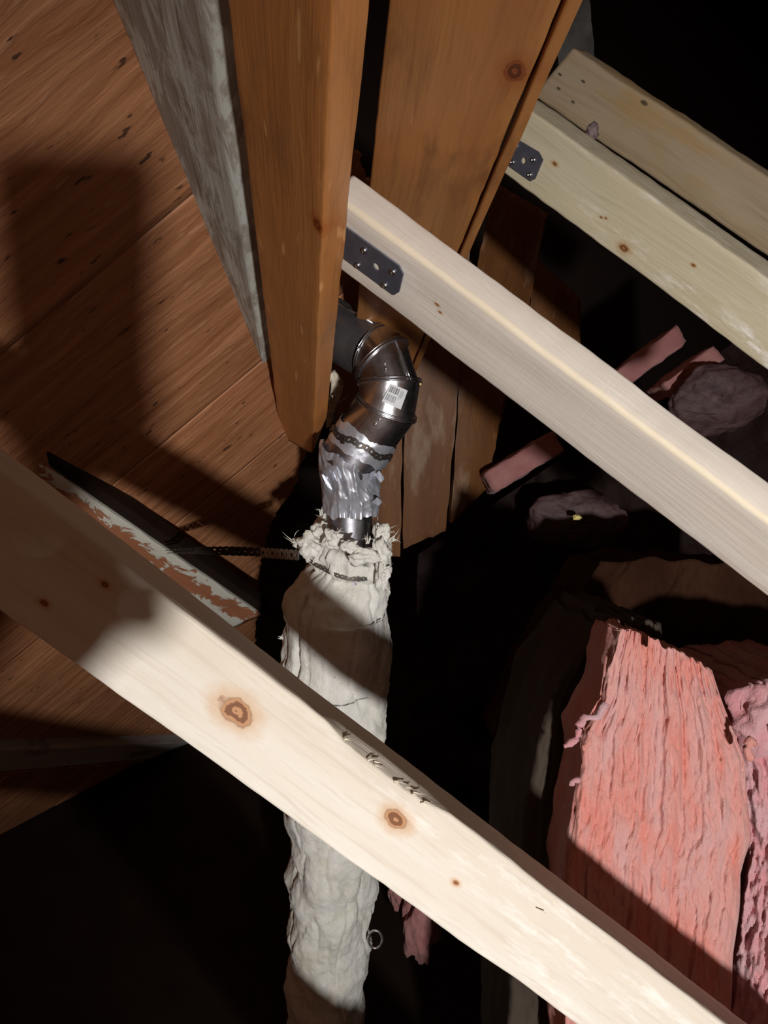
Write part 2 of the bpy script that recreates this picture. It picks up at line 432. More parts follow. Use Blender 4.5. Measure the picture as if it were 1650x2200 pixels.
# second rafter, right of it
V2 = Vector(((711 - 825) / F, (1100 - 1207) / F, -1.0))
def Sec2(x, y, z): return V2 * z + Vector((x, y, 0))
aL, aR = math.radians(-5.87 - 0), math.radians(5.87)
a_l = math.radians(5.87); a_r = math.radians(22.3)
r2 = .455
amid = (a_l + a_r) / 2
cdir = Vector((math.sin(amid), math.cos(amid), 0)); cper = Vector((math.cos(amid), -math.sin(amid), 0))
half = r2 * math.tan((a_r - a_l) / 2)
cR = cdir * r2 + cper * half
A2 = Sec2(cR.x, cR.y, .30); B2 = Sec2(cR.x, cR.y, 1.75)
raf2 = lumber('rafter', A2, B2, -cper, 2 * half, cdir, .038, M_raf2, seg=80, rough=.0008)
tagit(raf2, 'wide dark orange rafter behind the middle pale joist, with a knot near its right edge', 'rafter', 'rafters running up out of the picture')
# thin sister strip on the right edge of rafter 2
cR2 = cR + cper * .004 + cdir * .004
strip = lumber('rafter_sister', Sec2(cR2.x, cR2.y, .30), Sec2(cR2.x, cR2.y, 1.9), cdir, .09, cper, .012, M_raf2, seg=40)
tagit(strip, 'thin brown board nailed along the right edge of the wide dark orange rafter', 'board')
# grey whitewashed rafter between sheathing and rafter 1 : its deep face is cut off by the roof sheathing
E0 = Vector((-.0868 * 1.0, .614, 0)) * SK
wv = Vector((-.633, .774, 0))
rows = []; n = 60
ang = math.radians(-8.7)
E0 = Vector((math.sin(ang), math.cos(ang), 0)) * .62 * SK
greyraf = empty('weathered_rafter', W(Sec(E0.x, E0.y, .6)), 'weathered grey whitewashed rafter between the plywood sheathing and the front orange rafter', 'rafter')
gA3 = Sec(E0.x, E0.y, .40)
for side in (0, 1):
    rows = []
    for i in range(n + 1):
        z = .40 + (1.66 - .40) * i / n
        base = Sec(E0.x, E0.y, z)
        # distance along wv until the sheathing plane
        den = wv.dot(pn); t = (PA.dot(pn) - base.dot(pn)) / den
        t = max(.0, min(t, .30)) + .003
        row = []
        for j in range(15):
            f = j / 14; q = base + wv * t * f
            q = q + Vector((1, .0, 0)) * noise.noise(Vector((z * 8, f * 6, 2))) * .002
            row.append(q + (Vector((.774, .633, 0)) * .036 if side else Vector()))
        rows.append(row)
    if side == 0: r_a = rows
    else: r_b = rows
full = [ra + rb[::-1] for ra, rb in zip(r_a, r_b)]
Mg = frame_matrix(W(gA3), Wd(Vd), Wd(wv))
vs, fs = grid([[Mg.inverted() @ W(p) for p in r] for r in full], True, True)
link('weathered_face', mesh_from('weathered_face', vs, fs), M_grey, greyraf, Mg)
# lower left weathered rafter
A4 = onplane(-110, 1668) * .982; B4 = onplane(540, 1612) * .982
n4, m4 = beam_axes(A4, B4, 8)
low = lumber('weathered_rafter', A4, B4, n4, .145, -m4, .045, M_grey2, seg=60, rough=.0015, bev=.004)
tagit(low, 'dark grey weathered rafter crossing the lower left below the front pale joist', 'rafter')
A4b = A4 - n4 * .006; B4b = B4 - n4 * .006
tr = lumber('torn_underside', A4b + m4 * .002, B4b + m4 * .002, -n4, .028, -m4, .04, M_raf2, low, seg=60, rough=.003, bev=.003)
tr['label'] = 'torn orange-brown underside'
# pale torn splinters along its lower edge
M_splint = plain('pale_splinter', (.70, .62, .50), .7, .2, 0, 60, .2, .3, .001)
for k in range(9):
    t = .25 + .07 * k + random.uniform(-.015, .015); p = A4.lerp(B4, t) + m4 * .006
    d = (B4 - A4).normalized(); L = random.uniform(.02, .06)
    pts = [W(p + d * L * q + n4 * (.004 * math.sin(q * 5) + random.uniform(-.002, .002)) + m4 * .006 * q * (1 - q)) for q in (0, .25, .5, .75, 1)]
    tube('splinter', pts, lambda f: .0028 * (1 - f) + .0006, M_splint, low, 5, flat=.4)
# red-brown board with whitewash smears, behind the front joist
M_smear = None
def smear_mat():
    g = N('smeared_redbrown_board')
    n = g.noise(g.mapping((10, 24, 20)), 1.0, 6, .65, .7)
    sx = g.new('ShaderNodeSeparateXYZ'); g.l(g.tc.outputs['Object'], sx.inputs[0])
    ed = g.math('ABSOLUTE', g.math('MULTIPLY_ADD', sx.outputs[1], 1 / .045, -1.0))      # 0 in the middle, 1 on both edges
    f = g.ramp(g.math('ADD', n, g.math('MULTIPLY', ed, .26)), [(.63, 0.0), (.67, 1.0)])
    base = g.mix(g.noise(g.mapping((6, 40, 30), (2, 0, 0)), 1.0, 4), (.30, .10, .045), (.42, .19, .10))
    col = g.mix(f, base, (.66, .64, .56)); g.bump(g.math('ADD', n, f), .5, .003)
    return g.fin(col, .7, .25)
A5 = K(20, 950, 1.30); B5 = K(562, 1322, 2.25)
n5, m5 = beam_axes(A5, B5, 10)
pb = lumber('whitewashed_board', A5, B5, -n5, .088, -m5, .05, smear_mat(), seg=60, rough=.0015)
tagit(pb, 'red-brown board smeared with white paint just behind the front pale joist', 'board')
# dark strip added to stand for the shaded upper side of that board
db = lumber('shade_strip', A5 + n5 * .026 - m5 * .006, B5 + n5 * .026 - m5 * .006, -n5, .025, -m5, .05, M_dark, seg=40)
tagit(db, 'nearly black strip standing for the shaded upper side of the smeared board', 'board')

# ================================================================ the new pale joists
def pj(A, B, beta, w, b, mat, name='tie_joist', **kw):
    n_, m_ = beam_axes(A, B, beta)
    o = lumber(name, A, B, -n_, b, -m_, w, mat, **kw)
    Ms, L = lumber(name, A, B, -n_, b, -m_, w, mat, mw_only=True)
    return o, Ms, n_, m_
# geometry first (material needs local knot positions)
def frame_of(A, B, beta):
    n_, m_ = beam_axes(A, B, beta); return lumber('x', A, B, -n_, .1, -m_, .1, None, mw_only=True)[0]
def extend(px1, py1, z1, px2, py2, z2, ta, tb):
    a, b = K(px1, py1, z1), K(px2, py2, z2); return a.lerp(b, ta), a.lerp(b, tb)
# front joist
AF, BF = extend(0, 1010, .609, 1300, 2003, .766, -.42, 2.3)
MF = frame_of(AF, BF, -4)
def kn(Ms, lst): return [tuple(local_on_face(Ms, px, py)) [:2] + (0.0, r) for px, py, r in lst]
knF = kn(MF, [(507, 1528, .0115), (852, 1762, .0085), (980, 1897, .0028), (225, 1255, .003), (95, 1295, .003)])
M_F = wood('pale_pine_front', (.72, .67, .59), (.66, .59, .49), (.50, .41, .31), knF, 1.0, 16, 1.3, rough=.6, spec=.2, white=.5, bumpk=.55)
wn = local_on_face(MF, 835, 1650)[0]
def waneF(x, y, z):
    if True:
        a = max(0, 1 - abs(x - wn) / .075); a = min(1, a * 2.2)
        if z < .06 and y < .05: return (.007 * a * (1 + .35 * noise.noise(Vector((x * 110, 0, 0)))), .003 * a)
    return (0, 0)
front, _, nF, mF = pj(AF, BF, -4, .087, .089, M_F, seg=260, rough=.0007, wane=waneF, bev=.0035)
tagit(front, 'thick front pale pine joist crossing the whole picture, with two brown knots', 'joist', 'new pale pine tie joists')
# torn bark splinters along the wane of the front joist
for k in range(12):
    x = wn + random.uniform(-.07, .05); y = .008 + random.uniform(-.004, .002)
    q = [MF @ Vector((x + f * random.uniform(.006, .014), y - .004 * f + random.uniform(-.001, .001), .001 + .003 * f)) for f in (0, .5, 1)]
    sgn = 1
    tube('splinter', q, lambda f: .0007 * (1 - f) + .0002, M_splint, front, 4)
for (px, py, ang_) in ((1055, 1822, .5), (992, 1985, -1.2), (1035, 2018, -1.2), (1160, 1955, .5), (600, 1440, .9)):
    c = W(K(px, py, .745)); q = [c + Wd(Vector((math.cos(-ang_), math.sin(-ang_), .1))) * s for s in (-.004, 0, .006)]
    tube('splinter', q, .0006, M_splint, front, 4)
# the next joist below, unseen, spaced and deepened so its shadow cuts the foot of the wrapped duct
off = Vector((-.585, -.81, 0)) * .545
below, _, _, _ = pj(AF + off, BF + off, -4, .05, .184, M_F, seg=40)
tagit(below, 'pale pine joist below the front one, outside the lower left corner', 'joist', 'new pale pine tie joists')
# middle joist
sm = 1.13
AM, BM = extend(760, 450, .743 * sm, 1650, 1120, .688 * sm, -.06, 1.5)
MM = frame_of(AM, BM, 65)
knM = kn(MM, [(1157, 937, .0018), (938, 655, .002), (945, 672, .0018)])
M_M = wood('pale_pine_middle', (.76, .71, .63), (.72, .64, .56), (.66, .57, .46), knM, 4.0, 15, .6, arris=True, saw=.25, rough=.62, spec=.2, white=.4, bumpk=.3)
def waneM(x, y, z):
    # a soft rounded, slightly proud arris
    return (0, 0)
mid, _, nM, mM = pj(AM, BM, 65, .038 * sm, .089 * sm, M_M, seg=200, rough=.0008, bev=.006)
tagit(mid, 'middle pale joist with rough saw marks and a metal plate on its upper left end', 'joist', 'new pale pine tie joists')
# third joist
AC, BC = extend(1150, 245, 1.105, 1650, 600, .991, -.30, 1.6)
MC = frame_of(AC, BC, 45)
knC = kn(MC, [(1340, 533, .0055), (1291, 467, .0016), (1301, 469, .0016), (1490, 570, .0022), (1192, 352, .0028)])
M_C = wood('yellow_pine_third', (.62, .56, .41), (.54, .48, .33), (.40, .34, .22), knC, 7.0, 14, .8, rough=.66, spec=.2, white=.9, bumpk=.45)
third, _, nC, mC = pj(AC, BC, 45, .070, .092, M_C, seg=160, rough=.0008, bev=.004)
tagit(third, 'third joist up, yellowish pine with the smaller metal plate at its end', 'joist', 'new pale pine tie joists')
# fourth joist, butting against rafter 2
AD, BD = extend(1230, 105, 1.347, 1650, 380, 1.252, 0, 1.7)
MD = frame_of(AD, BD, 43)
nlD = kn(MD, [(1203, 160, .0028), (1253, 175, .0028), (1200, 190, .0028), (1231, 219, .0028), (1384, 221, .0045)])
M_D = wood('tan_pine_fourth', (.44, .36, .26), (.38, .29, .18), (.25, .18, .10), [], 9.0, 10, .9, rough=.7, spec=.2, blotch=(.42, .28, .12), bumpk=.45, nails=nlD)
def endD(y, z): return -.055 * 0 + (-.035 + .045 * (1 - y) * 0) * y
fourth, _, nD, mD = pj(AD, BD, 43, .055, .097, M_D, seg=120, rough=.0012, bev=.006, endA=lambda y, z: -.028 * y + .0)
tagit(fourth, 'topmost tan joist with four nail holes near its square end', 'joist', 'new pale pine tie joists')
# dust tuft caught between the third and fourth joist
def blob(name, c, r, mat, parent=None, sx=(1, 1, 1), seed=0, amp=.35, sub=3, freq=2.0):
    bm = bmesh.new(); bmesh.ops.create_icosphere(bm, subdivisions=sub, radius=1)
    for v in bm.verts:
        d = 1 + amp * fbm(v.co * freq + Vector((seed, seed, 0)), 4)
        v.co = Vector((v.co.x * sx[0], v.co.y * sx[1], v.co.z * sx[2])) * r * d
    me = bpy.data.meshes.new(name); bm.to_mesh(me); bm.free()
    return link(name, me, mat, parent, Matrix.Translation(c))
dt = blob('dust_tuft', W(K(1272, 282, 1.17)), .009, plain('grey_dust', (.20, .15, .15), .95, .05), None, (1, 1, 1.4), 4, .5)
tagit(dt, 'small pinkish dust tuft caught in the gap between the two upper right joists', 'dust')

# ---------------------------------------------------------------- metal tie plates with screws (parts of the joists)
def tie_plate(parent, Ms, poly, hole, hr, screws, sr):
    side = local_on_face(Ms, poly[0][0], poly[0][1]);
    o = Ms.inverted() @ CAMLOC; s = 1 if o.z > 0 else -1
    P2 = [local_on_face(Ms, px, py) for px, py in poly]; H = local_on_face(Ms, *hole)
    bm = bmesh.new()
    def ring(pts): 
        vs = [bm.verts.new((p.x, p.y, 0)) for p in pts]; return [bm.edges.new((vs[i], vs[(i + 1) % len(vs)])) for i in range(len(vs))]
    e = ring(P2) + ring([Vector((H.x + hr * math.cos(a * math.pi / 12), H.y + hr * math.sin(a * math.pi / 12), 0)) for a in range(24)])
    bmesh.ops.triangle_fill(bm, use_beauty=True, edges=e)
    r = bmesh.ops.extrude_face_region(bm, geom=list(bm.faces))
    for v in [g_ for g_ in r['geom'] if isinstance(g_, bmesh.types.BMVert)]: v.co.z += s * .0022
    bmesh.ops.recalc_face_normals(bm, faces=bm.faces)
    me = bpy.data.meshes.new('tie_plate'); bm.to_mesh(me); bm.free()
    pl = link('tie_plate', me, M_steel, parent, Ms @ Matrix.Translation((0, 0, s * .0016)), False)
    pl['label'] = 'dark blue-grey metal plate'
    for (px, py) in screws:
        q = local_on_face(Ms, px, py)
        rows = [[Vector((sr * a * math.cos(k * math.pi / 8), sr * a * math.sin(k * math.pi / 8), s * h)) for k in range(16)]
                for a, h in ((1.0, 0), (1.0, .0012), (.85, .0026), (.6, .0032), (.45, .0032), (.38, .0018), (.01, .0016))]
        vs, fs = grid(rows, True, False)
        link('screw', mesh_from('screw', vs, fs), M_screw, pl, Ms @ Matrix.Translation((q.x, q.y, s * .0036)))
tie_plate(mid, MM, [(735, 476), (861, 568), (870, 586), (861, 624), (849, 631), (730, 543)], (813, 570), .0048,
          [(787, 534), (773, 566), (849, 580), (831, 609)], .0042)
tie_plate(third, MC, [(1088, 284), (1160, 326), (1169, 343), (1152, 384), (1142, 389), (1070, 338)], (1128, 345), .0046,
          [(1111, 314), (1104, 348), (1149, 343), (1141, 375)], .0040)

# ================================================================ the duct
duct = empty('vent_duct', W(K(720, 1900, 1.80)), 'silver metal vent duct elbowing up out of its white glass wool wrap', 'duct')
def circle(c, nrm, r, n=48, ref=Vector((0, 0, 1)), squash=1.0):
    nrm = nrm.normalized(); u = (ref - nrm * ref.dot(nrm)).normalized(); v = nrm.cross(u)
    return [c + (u * math.cos(2 * math.pi * k / n) + v * math.sin(2 * math.pi * k / n)) * r for k in range(n)]
def loft(name, rings, mat, parent=None, sub=6, wob=0.0, sd=0):
    rows = []
    for i, (a, b) in enumerate(zip(rings, rings[1:])):
        for k in range(sub + (1 if i == len(rings) - 2 else 0)):
            t = k / sub; rows.append([p.lerp(q, t) for p, q in zip(a, b)])
    if wob:
        for i, r in enumerate(rows):
            c = sum(r, Vector()) / len(r)
            for j, p in enumerate(r):
                rows[i][j] = c + (p - c) * (1 + wob * noise.noise(p * 22 + Vector((sd, 0, 0))))
    return wmesh(name, rows, mat, parent or duct, True)
Vx = Vector
c_pipe0 = K(757, 1330, 1.56); c_pipe1 = K(748, 1075, 1.50)
loft('pipe_run', [circle(c_pipe0, c_pipe1 - c_pipe0, .046), circle(c_pipe1, c_pipe1 - c_pipe0, .046)], M_galv_band, sub=12)
cA0 = K(744, 1003, 1.475); cA1 = K(782, 945, 1.46); cR3 = K(830, 880, 1.43); cR2_ = K(837, 824, 1.42); cR1 = K(822, 776, 1.43); cR0 = K(803, 757, 1.46)
dA = (cR3 - cA0).normalized()
nA = Vx((.50, .85, .22)); n3 = Vx((.36, .88, .34)); n2 = Vx((-.02, .985, .06)); n1 = Vx((-.60, .78, -.22)); n0 = Vx((-.75, .50, -.42)); nP = Vx((-.70, .52, -.49))
R5 = .0565
collar = loft('collar', [circle(cA0, nA, .0595), circle(cA1, nA, .0595)], M_galv_band, sub=8, wob=.01)
loft('elbow_gore', [circle(cA1, nA, R5), circle(cR3, n3, R5 * 1.02)], M_galv, sub=8)
loft('elbow_gore', [circle(cR3, n3, R5 * .985), circle(cR2_, n2, R5 * 1.0)], M_galv, sub=6)
loft('elbow_gore', [circle(cR2_, n2, R5 * .97), circle(cR1, n1, R5 * 1.0)], M_galv, sub=6)
loft('elbow_gore', [circle(cR1, n1, R5 * .97), circle(cR0, n0, R5 * .96)], M_galv, sub=6)
cP1 = cR0 + nP.normalized() * .42
loft('outlet_pipe', [circle(cR0, nP, R5 * 1.0), circle(cP1, nP, R5 * 1.0)], M_galv_dull, sub=14)
# pipe's long lock seam
for a_, rr in ((.62, 1.015),):
    nPn = nP.normalized(); u = (Vx((0, 0, 1)) - nPn * nPn.z).normalized(); v_ = nPn.cross(u)
    d_ = Vx((.25, .62, .74)); d_ = (d_ - nPn * d_.dot(nPn)).normalized()
    tube('lock_seam', [W(cR0 + nPn * s + d_ * R5) for s in (0.01, .1, .2, .3, .41)], .0026, M_galv, duct, 6)
for (c, nn, rr) in ((cR3, n3, 1.0), (cR2_, n2, 1.0), (cR1, n1, 1.0)):
    for s_, q in ((0, 1.045), (.0055, 1.03)):
        tube('seam_bead', [W(p) for p in circle(c + nn.normalized() * s_, nn, R5 * rr * q, 56)], .0019, M_galv, duct, 6, closed=True)
tube('seam_bead', [W(p) for p in circle(cR0, n0, R5 * 1.0, 56)], .0016, M_galv, duct, 6, closed=True)
# vertical lock seam on the middle gore
def on_ring(c, nn, px, py, r):
    """point of the ring nearest the ray through the pixel, on the side facing us"""
    best = min(circle(c, nn, r, 240), key=lambda p: ((825 + p.x / -p.z * F - px) ** 2 + (1100 - p.y / -p.z * F - py) ** 2) - (0 if p.z > c.z else -1e9))
    return best
a_ = on_ring(cR1, n1, 858, 752, R5 * 1.02); b_ = on_ring(cR2_, n2, 884, 808, R5 * 1.02)
tube('lock_seam', [W(a_.lerp(b_, t)) for t in (0, .25, .5, .75, 1)], .0028, M_galv, duct, 6, flat=.6)
# rivets
for px, py, c, nn, r, t in ((827, 780, cR1, n1, R5, 0), (829, 792, cR2_, n2, R5, 0), (815, 902, cR3, n3, R5, 0), (806, 912, cR3, nA, R5, 0)):
    z = min(((K(px, py, 1.0) * s) for s in [1.30 + .001 * k for k in range(160)]), key=lambda p: abs((p - c - nn.normalized() * (p - c).dot(nn.normalized())).length - r * 1.01) + (0 if p.z > c.z else 9))
    blob('rivet', W(z), .0024, M_galv, duct, (1, 1, 1), 0, 0, 2)
# yellow sealant bits
for (px, py, z, r) in ((772, 775, 1.425, .004), (768, 785, 1.43, .003), (899, 824, 1.42, .0042), (880, 906, 1.43, .004), (873, 903, 1.42, .003), (778, 766, 1.42, .003)):
    blob('sealant_dab', W(K(px, py, z)), r, M_seal, duct, (1.5, .8, 1.0), px, .5, 2)
# printed label with bars, wrapped on the gore that faces us
axg = ((cR2_ - cR3).normalized())
cg = (cR3 + cR2_) / 2
def hit_gore(px, py, c, ax, r):
    ax = ax.normalized(); d = K(px, py, 1.0); q0 = -c; dd = d - ax * d.dot(ax); qq = q0 - ax * q0.dot(ax)
    A_ = dd.dot(dd); B_ = 2 * dd.dot(qq); C_ = qq.dot(qq) - r * r; D_ = max(0, B_ * B_ - 4 * A_ * C_)
    return d * ((-B_ - math.sqrt(D_)) / (2 * A_))
def patch(name, quadpx, c, ax, r, mat, parent, nx=8, ny=6):
    a, b, cc, d = [Vector(q) for q in quadpx]; rows = []
    for i in range(ny + 1):
        v = i / ny; row = []
        for j in range(nx + 1):
            u = j / nx; p = a.lerp(b, u).lerp(d.lerp(cc, u), v); row.append(hit_gore(p.x, p.y, c, ax, r))
        rows.append(row)
    return wmesh(name, rows, mat, parent)
LQ = [(840, 824), (876, 839), (861, 880), (820, 862)]
lab = patch('barcode_label', LQ, cg, axg, R5 * 1.062, M_label, duct); lab['label'] = 'small white barcode sticker'
def LP(u, v): a, b, c, d = [Vector(q) for q in LQ]; return tuple(a.lerp(b, u).lerp(d.lerp(c, u), v))
bars = [(.08, .035), (.14, .02), (.18, .05), (.26, .02), (.31, .035), (.37, .02), (.42, .06), (.52, .02), (.56, .03)]
for (y0, y1, mt) in ((.10, .42, M_ink), (.52, .86, M_ink2)):
    for (u, w_) in bars:
        patch('barcode_bar', [LP(u, y0), LP(u + w_, y0), LP(u + w_, y1), LP(u, y1)], cg, axg, R5 * 1.066, mt, lab, 2, 3)
for k in range(4):
    u = .68 + .05 * k
    patch('print_line', [LP(u, .14), LP(u + .018, .14), LP(u + .018, .14 + (.5, .36, .44, .3)[k]), LP(u, .14 + (.5, .36, .44, .3)[k])], cg, axg, R5 * 1.066, M_ink2, lab, 2, 4)
# tapes: crumpled wrap below the collar, smoother bands on the collar
def tape_band(name, c0, c1, nn0, nn1, r0, r1, amp, sd, rows_n=46, ragged=.006, n=140):
    rows = []
    for i in range(rows_n + 1):
        t = i / rows_n; c = c0.lerp(c1, t); nn = nn0.lerp(nn1, t); r = r0 + (r1 - r0) * t
        ring = circle(c, nn, r, n); ax = nn.normalized(); row = []
        for k, p in enumerate(ring):
            d = (p - c).normalized(); a = 2 * math.pi * k / n
            q = Vector((math.cos(a) * 1.5 + sd, math.sin(a) * 1.5, t * 1.3))
            f = abs(noise.noise(q * 1.7 + Vector((0, 0, a * .0)))) ; f2 = abs(noise.noise(q * 3.9 + Vector((5, 1, 0))))
            h = amp * (1.0 - 2.4 * f) + amp * .6 * (.5 - 1.6 * f2)
            e = 0
            if i == 0: e = -ragged * (1 + noise.noise(Vector((math.cos(a) * 3, math.sin(a) * 3, sd)))*2)
            if i == rows_n: e = ragged * (1 + noise.noise(Vector((math.cos(a) * 3, math.sin(a) * 3, sd + 9)))*2)
            row.append(p + d * h + ax * e)
        rows.append(row)
    return wmesh(name, rows, M_tape, duct, True)
up = Vx((0.02, 1, .15)); upA = Vx((.12, 1, .2))
tape_band('crumpled_tape', K(754, 1098, 1.505), K(750, 988, 1.472), up, nA, .050, .0625, .0046, 2.0)['label'] = 'crumpled silver tape'
tape_band('tape_band', K(768, 968, 1.468), K(790, 932, 1.458), nA, nA, .0612, .0606, .0008, 7.0, 14, .004)
# loose tape corners sticking out
for (px, py, z, dx, dy) in ((805, 1020, 1.44, 9, 18), (800, 1078, 1.45, 10, 10), (703, 1025, 1.43, -14, 30)):
    rows = []
    for i in range(8):
        rows.append([K(px + dx * (i / 7) + 3 * j * .6, py + dy * (j / 7) - 10 * (i / 7), z - .012 * (i / 7) + .004 * math.sin(i + j)) for j in range(8)])
    wmesh('tape_flap', rows, M_tape, duct)
# perforated strap round the collar: a strip with holes, following a slanted ring
def perforated(name, path, side, width, mat, parent, holes, hr, thick=.0012):
    """path(t)->cam point, side(t)->unit vector across. Ladder mesh with round-ish holes"""
    bm = bmesh.new(); n = holes
    for h in range(n):
        cells = []
        t0, t1 = h / n, (h + 1) / n
        def Q(s, w): return W(path(t0 + (t1 - t0) * s) + side(t0 + (t1 - t0) * s) * (w * width / 2))
        L = (path(t1) - path(t0)).length; a = hr * (1.0 if h % 2 == 0 else .6)
        inner = [bm.verts.new(Q(.5 + a / L * math.cos(k * math.pi / 4 + math.pi / 8), a / (width / 2) * math.sin(k * math.pi / 4 + math.pi / 8))) for k in range(8)]
        wd_ = (1.0, .92)[h % 2]
        outp = [(1, .45), (.75, 1), (.25, 1), (0, .45), (0, -.45), (.25, -1), (.75, -1), (1, -.45)]
        # waist between the holes gives the scalloped edge
        outp = [(1, .82 * wd_), (.68, 1), (.32, 1), (0, .82 * wd_), (0, -.82 * wd_), (.32, -1), (.68, -1), (1, -.82 * wd_)]
        outer = [bm.verts.new(Q(s, w)) for s, w in outp]
        for k in range(8):
            bm.faces.new((inner[k], inner[(k + 1) % 8], outer[(k + 1) % 8], outer[k]))
    bmesh.ops.remove_doubles(bm, verts=bm.verts, dist=.0002)
    o = pworld(parent).translation if parent else W(path(0))
    for v in bm.verts: v.co -= o
    bmesh.ops.recalc_face_normals(bm, faces=bm.faces)
    me = bpy.data.meshes.new(name); bm.to_mesh(me); bm.free()
    ob = link(name, me, mat, parent, Matrix.Translation(o), False)
    md = ob.modifiers.new('thickness', 'SOLIDIFY'); md.thickness = thick; md.offset = 0
    return ob
cS = K(777, 950, 1.461); nS = Vx((.45, .86, .20)).normalized()
uS = (Vx((0, 0, 1)) - nS * nS.z).normalized(); vS = nS.cross(uS)
perforated('perforated_band', lambda t: cS + nS * .0035 * math.sin(t * 40) + (uS * math.cos(2 * math.pi * t) + vS * math.sin(2 * math.pi * t)) * .0645,
           lambda t: nS, .0125, M_black, duct, 34, .0032)['label'] = 'dark perforated steel band'

# ---------------------------------------------------------------- white glass wool wrap (part of the duct)
axis = [(752, 1178, 1.53), (742, 1230, 1.55), (727, 1300, 1.575), (722, 1380, 1.60), (722, 1450, 1.63), (718, 1600, 1.68), (717, 1850, 1.78), (706, 2020, 1.86), (700, 2200, 1.94)]
rad = [.080, .086, .105, .112, .116, .106, .103, .096, .096]
# carry on down to the floor
pe = K(*axis[-1]); pd = (K(*axis[-1]) - K(*axis[-3])).normalized(); hgt = W(pe).z
dn = hgt / -(Wd(pd).z)
AXP = [K(*a) for a in axis] + [pe + pd * (dn + .01)]; RAD = rad + [.10]
def sample(t):
    f = t * (len(AXP) - 1); i = min(int(f), len(AXP) - 2); s = f - i
    return AXP[i].lerp(AXP[i + 1], s), RAD[i] + (RAD[i + 1] - RAD[i]) * s, (AXP[i] - AXP[i + 1]).normalized()
tt = []
for i in range(len(AXP) - 1):
    k = max(3, int((AXP[i] - AXP[i + 1]).length / .0055)) if i < len(AXP) - 2 else 30
    tt += [(i + j / k) / (len(AXP) - 1) for j in range(k)]
tt.append(1.0)
NW = 150; rows = []
up0 = (AXP[0] - AXP[1]).normalized()
def wool(c, ax, r, a, s):
    u = (Vx((0, 0, 1)) - ax * ax.z).normalized(); v = ax.cross(u)     # a = 0 faces us, +a to the picture's left
    d = u * math.cos(a) + v * math.sin(a)
    p = Vector((math.cos(a) * 1.0, math.sin(a) * 1.0, s * 9))
    h = .016 * fbm(p * 1.1, 2) + .0035 * fbm(p * 3.6 + Vector((3, 0, 0)), 3) + .0016 * fbm(p * 11, 2)
    h -= .006 * max(0, 1 - abs(fbm(Vector((p.x * 1.5, p.y * 1.5, p.z * .35)) + Vector((9, 9, 0)), 2)) * 9)      # creases
    # folded lap down the left of the front
    la = LAP - .10 * math.sin(s * 6)
    da = (a - la + math.pi) % (2 * math.pi) - math.pi
    if .09 < s < .42: h += -.016 * math.exp(-(da / .05) ** 2) + (.008 if 0 < da < .6 else 0) * math.exp(-da * 2)
    if s < .16:        # bunched and ragged near the strap
        k = (1 - s / .16); h += .012 * k * fbm(p * 3.2 + Vector((0, 7, 0)), 4)
        h -= .016 * math.exp(-((s - .045) / .012) ** 2)
    return c + d * (r + h)
# which angular sense is picture-left?
_c, _r, _ax = AXP[3], .1, (AXP[3] - AXP[4]).normalized()
_u = (Vx((0, 0, 1)) - _ax * _ax.z).normalized(); _v = _ax.cross(_u)
LAP = .62 if _v.x < 0 else -.62
LEFT = 1 if _v.x < 0 else -1
Sacc = 0; prev = None
def rim(a):   # ragged height of the torn top edge
    p = Vector((math.cos(a) * 1.3, math.sin(a) * 1.3, 4))
    hh = .010 + .030 * abs(fbm(p * 1.6, 4)) + .012 * noise.noise(p * 6)
    al = a * LEFT
    def b(c, w, h): d = (al - c + math.pi) % (2 * math.pi) - math.pi; return h * math.exp(-(d / w) ** 2)
    return hh + b(.75, .22, .030) + b(1.55, .30, .055) + b(-1.35, .30, .050) + b(.15, .2, .012) - b(-.35, .35, .020)
inner = []
for f, rr in ((.0, .045), (.5, .050), (1.0, .060)):
    inner.append([AXP[0] + up0 * ((rim(2 * math.pi * k / NW)) * (.2 + .8 * f) - .012 * (1 - f)) + (circle(Vx((0, 0, 0)), up0, rr, NW)[k]) * (1 + .12 * noise.noise(Vector((k * .2, f, 3)))) for k in range(NW)])
rows += inner
rows.append([wool(AXP[0], up0, .074, 2 * math.pi * k / NW, 0) + up0 * rim(2 * math.pi * k / NW) * .55 for k in range(NW)])
prev = AXP[0]; S = 0
for t in tt:
    c, r, ax = sample(t); S += (c - prev).length; prev = c
    rows.append([wool(c, up0.lerp(ax, min(1, S * 10)).normalized(), r, 2 * math.pi * k / NW, S) for k in range(NW)])
wrap = wmesh('insulation_wrap', rows, M_white, duct, True)
wrap['label'] = 'lumpy white glass wool wrap'
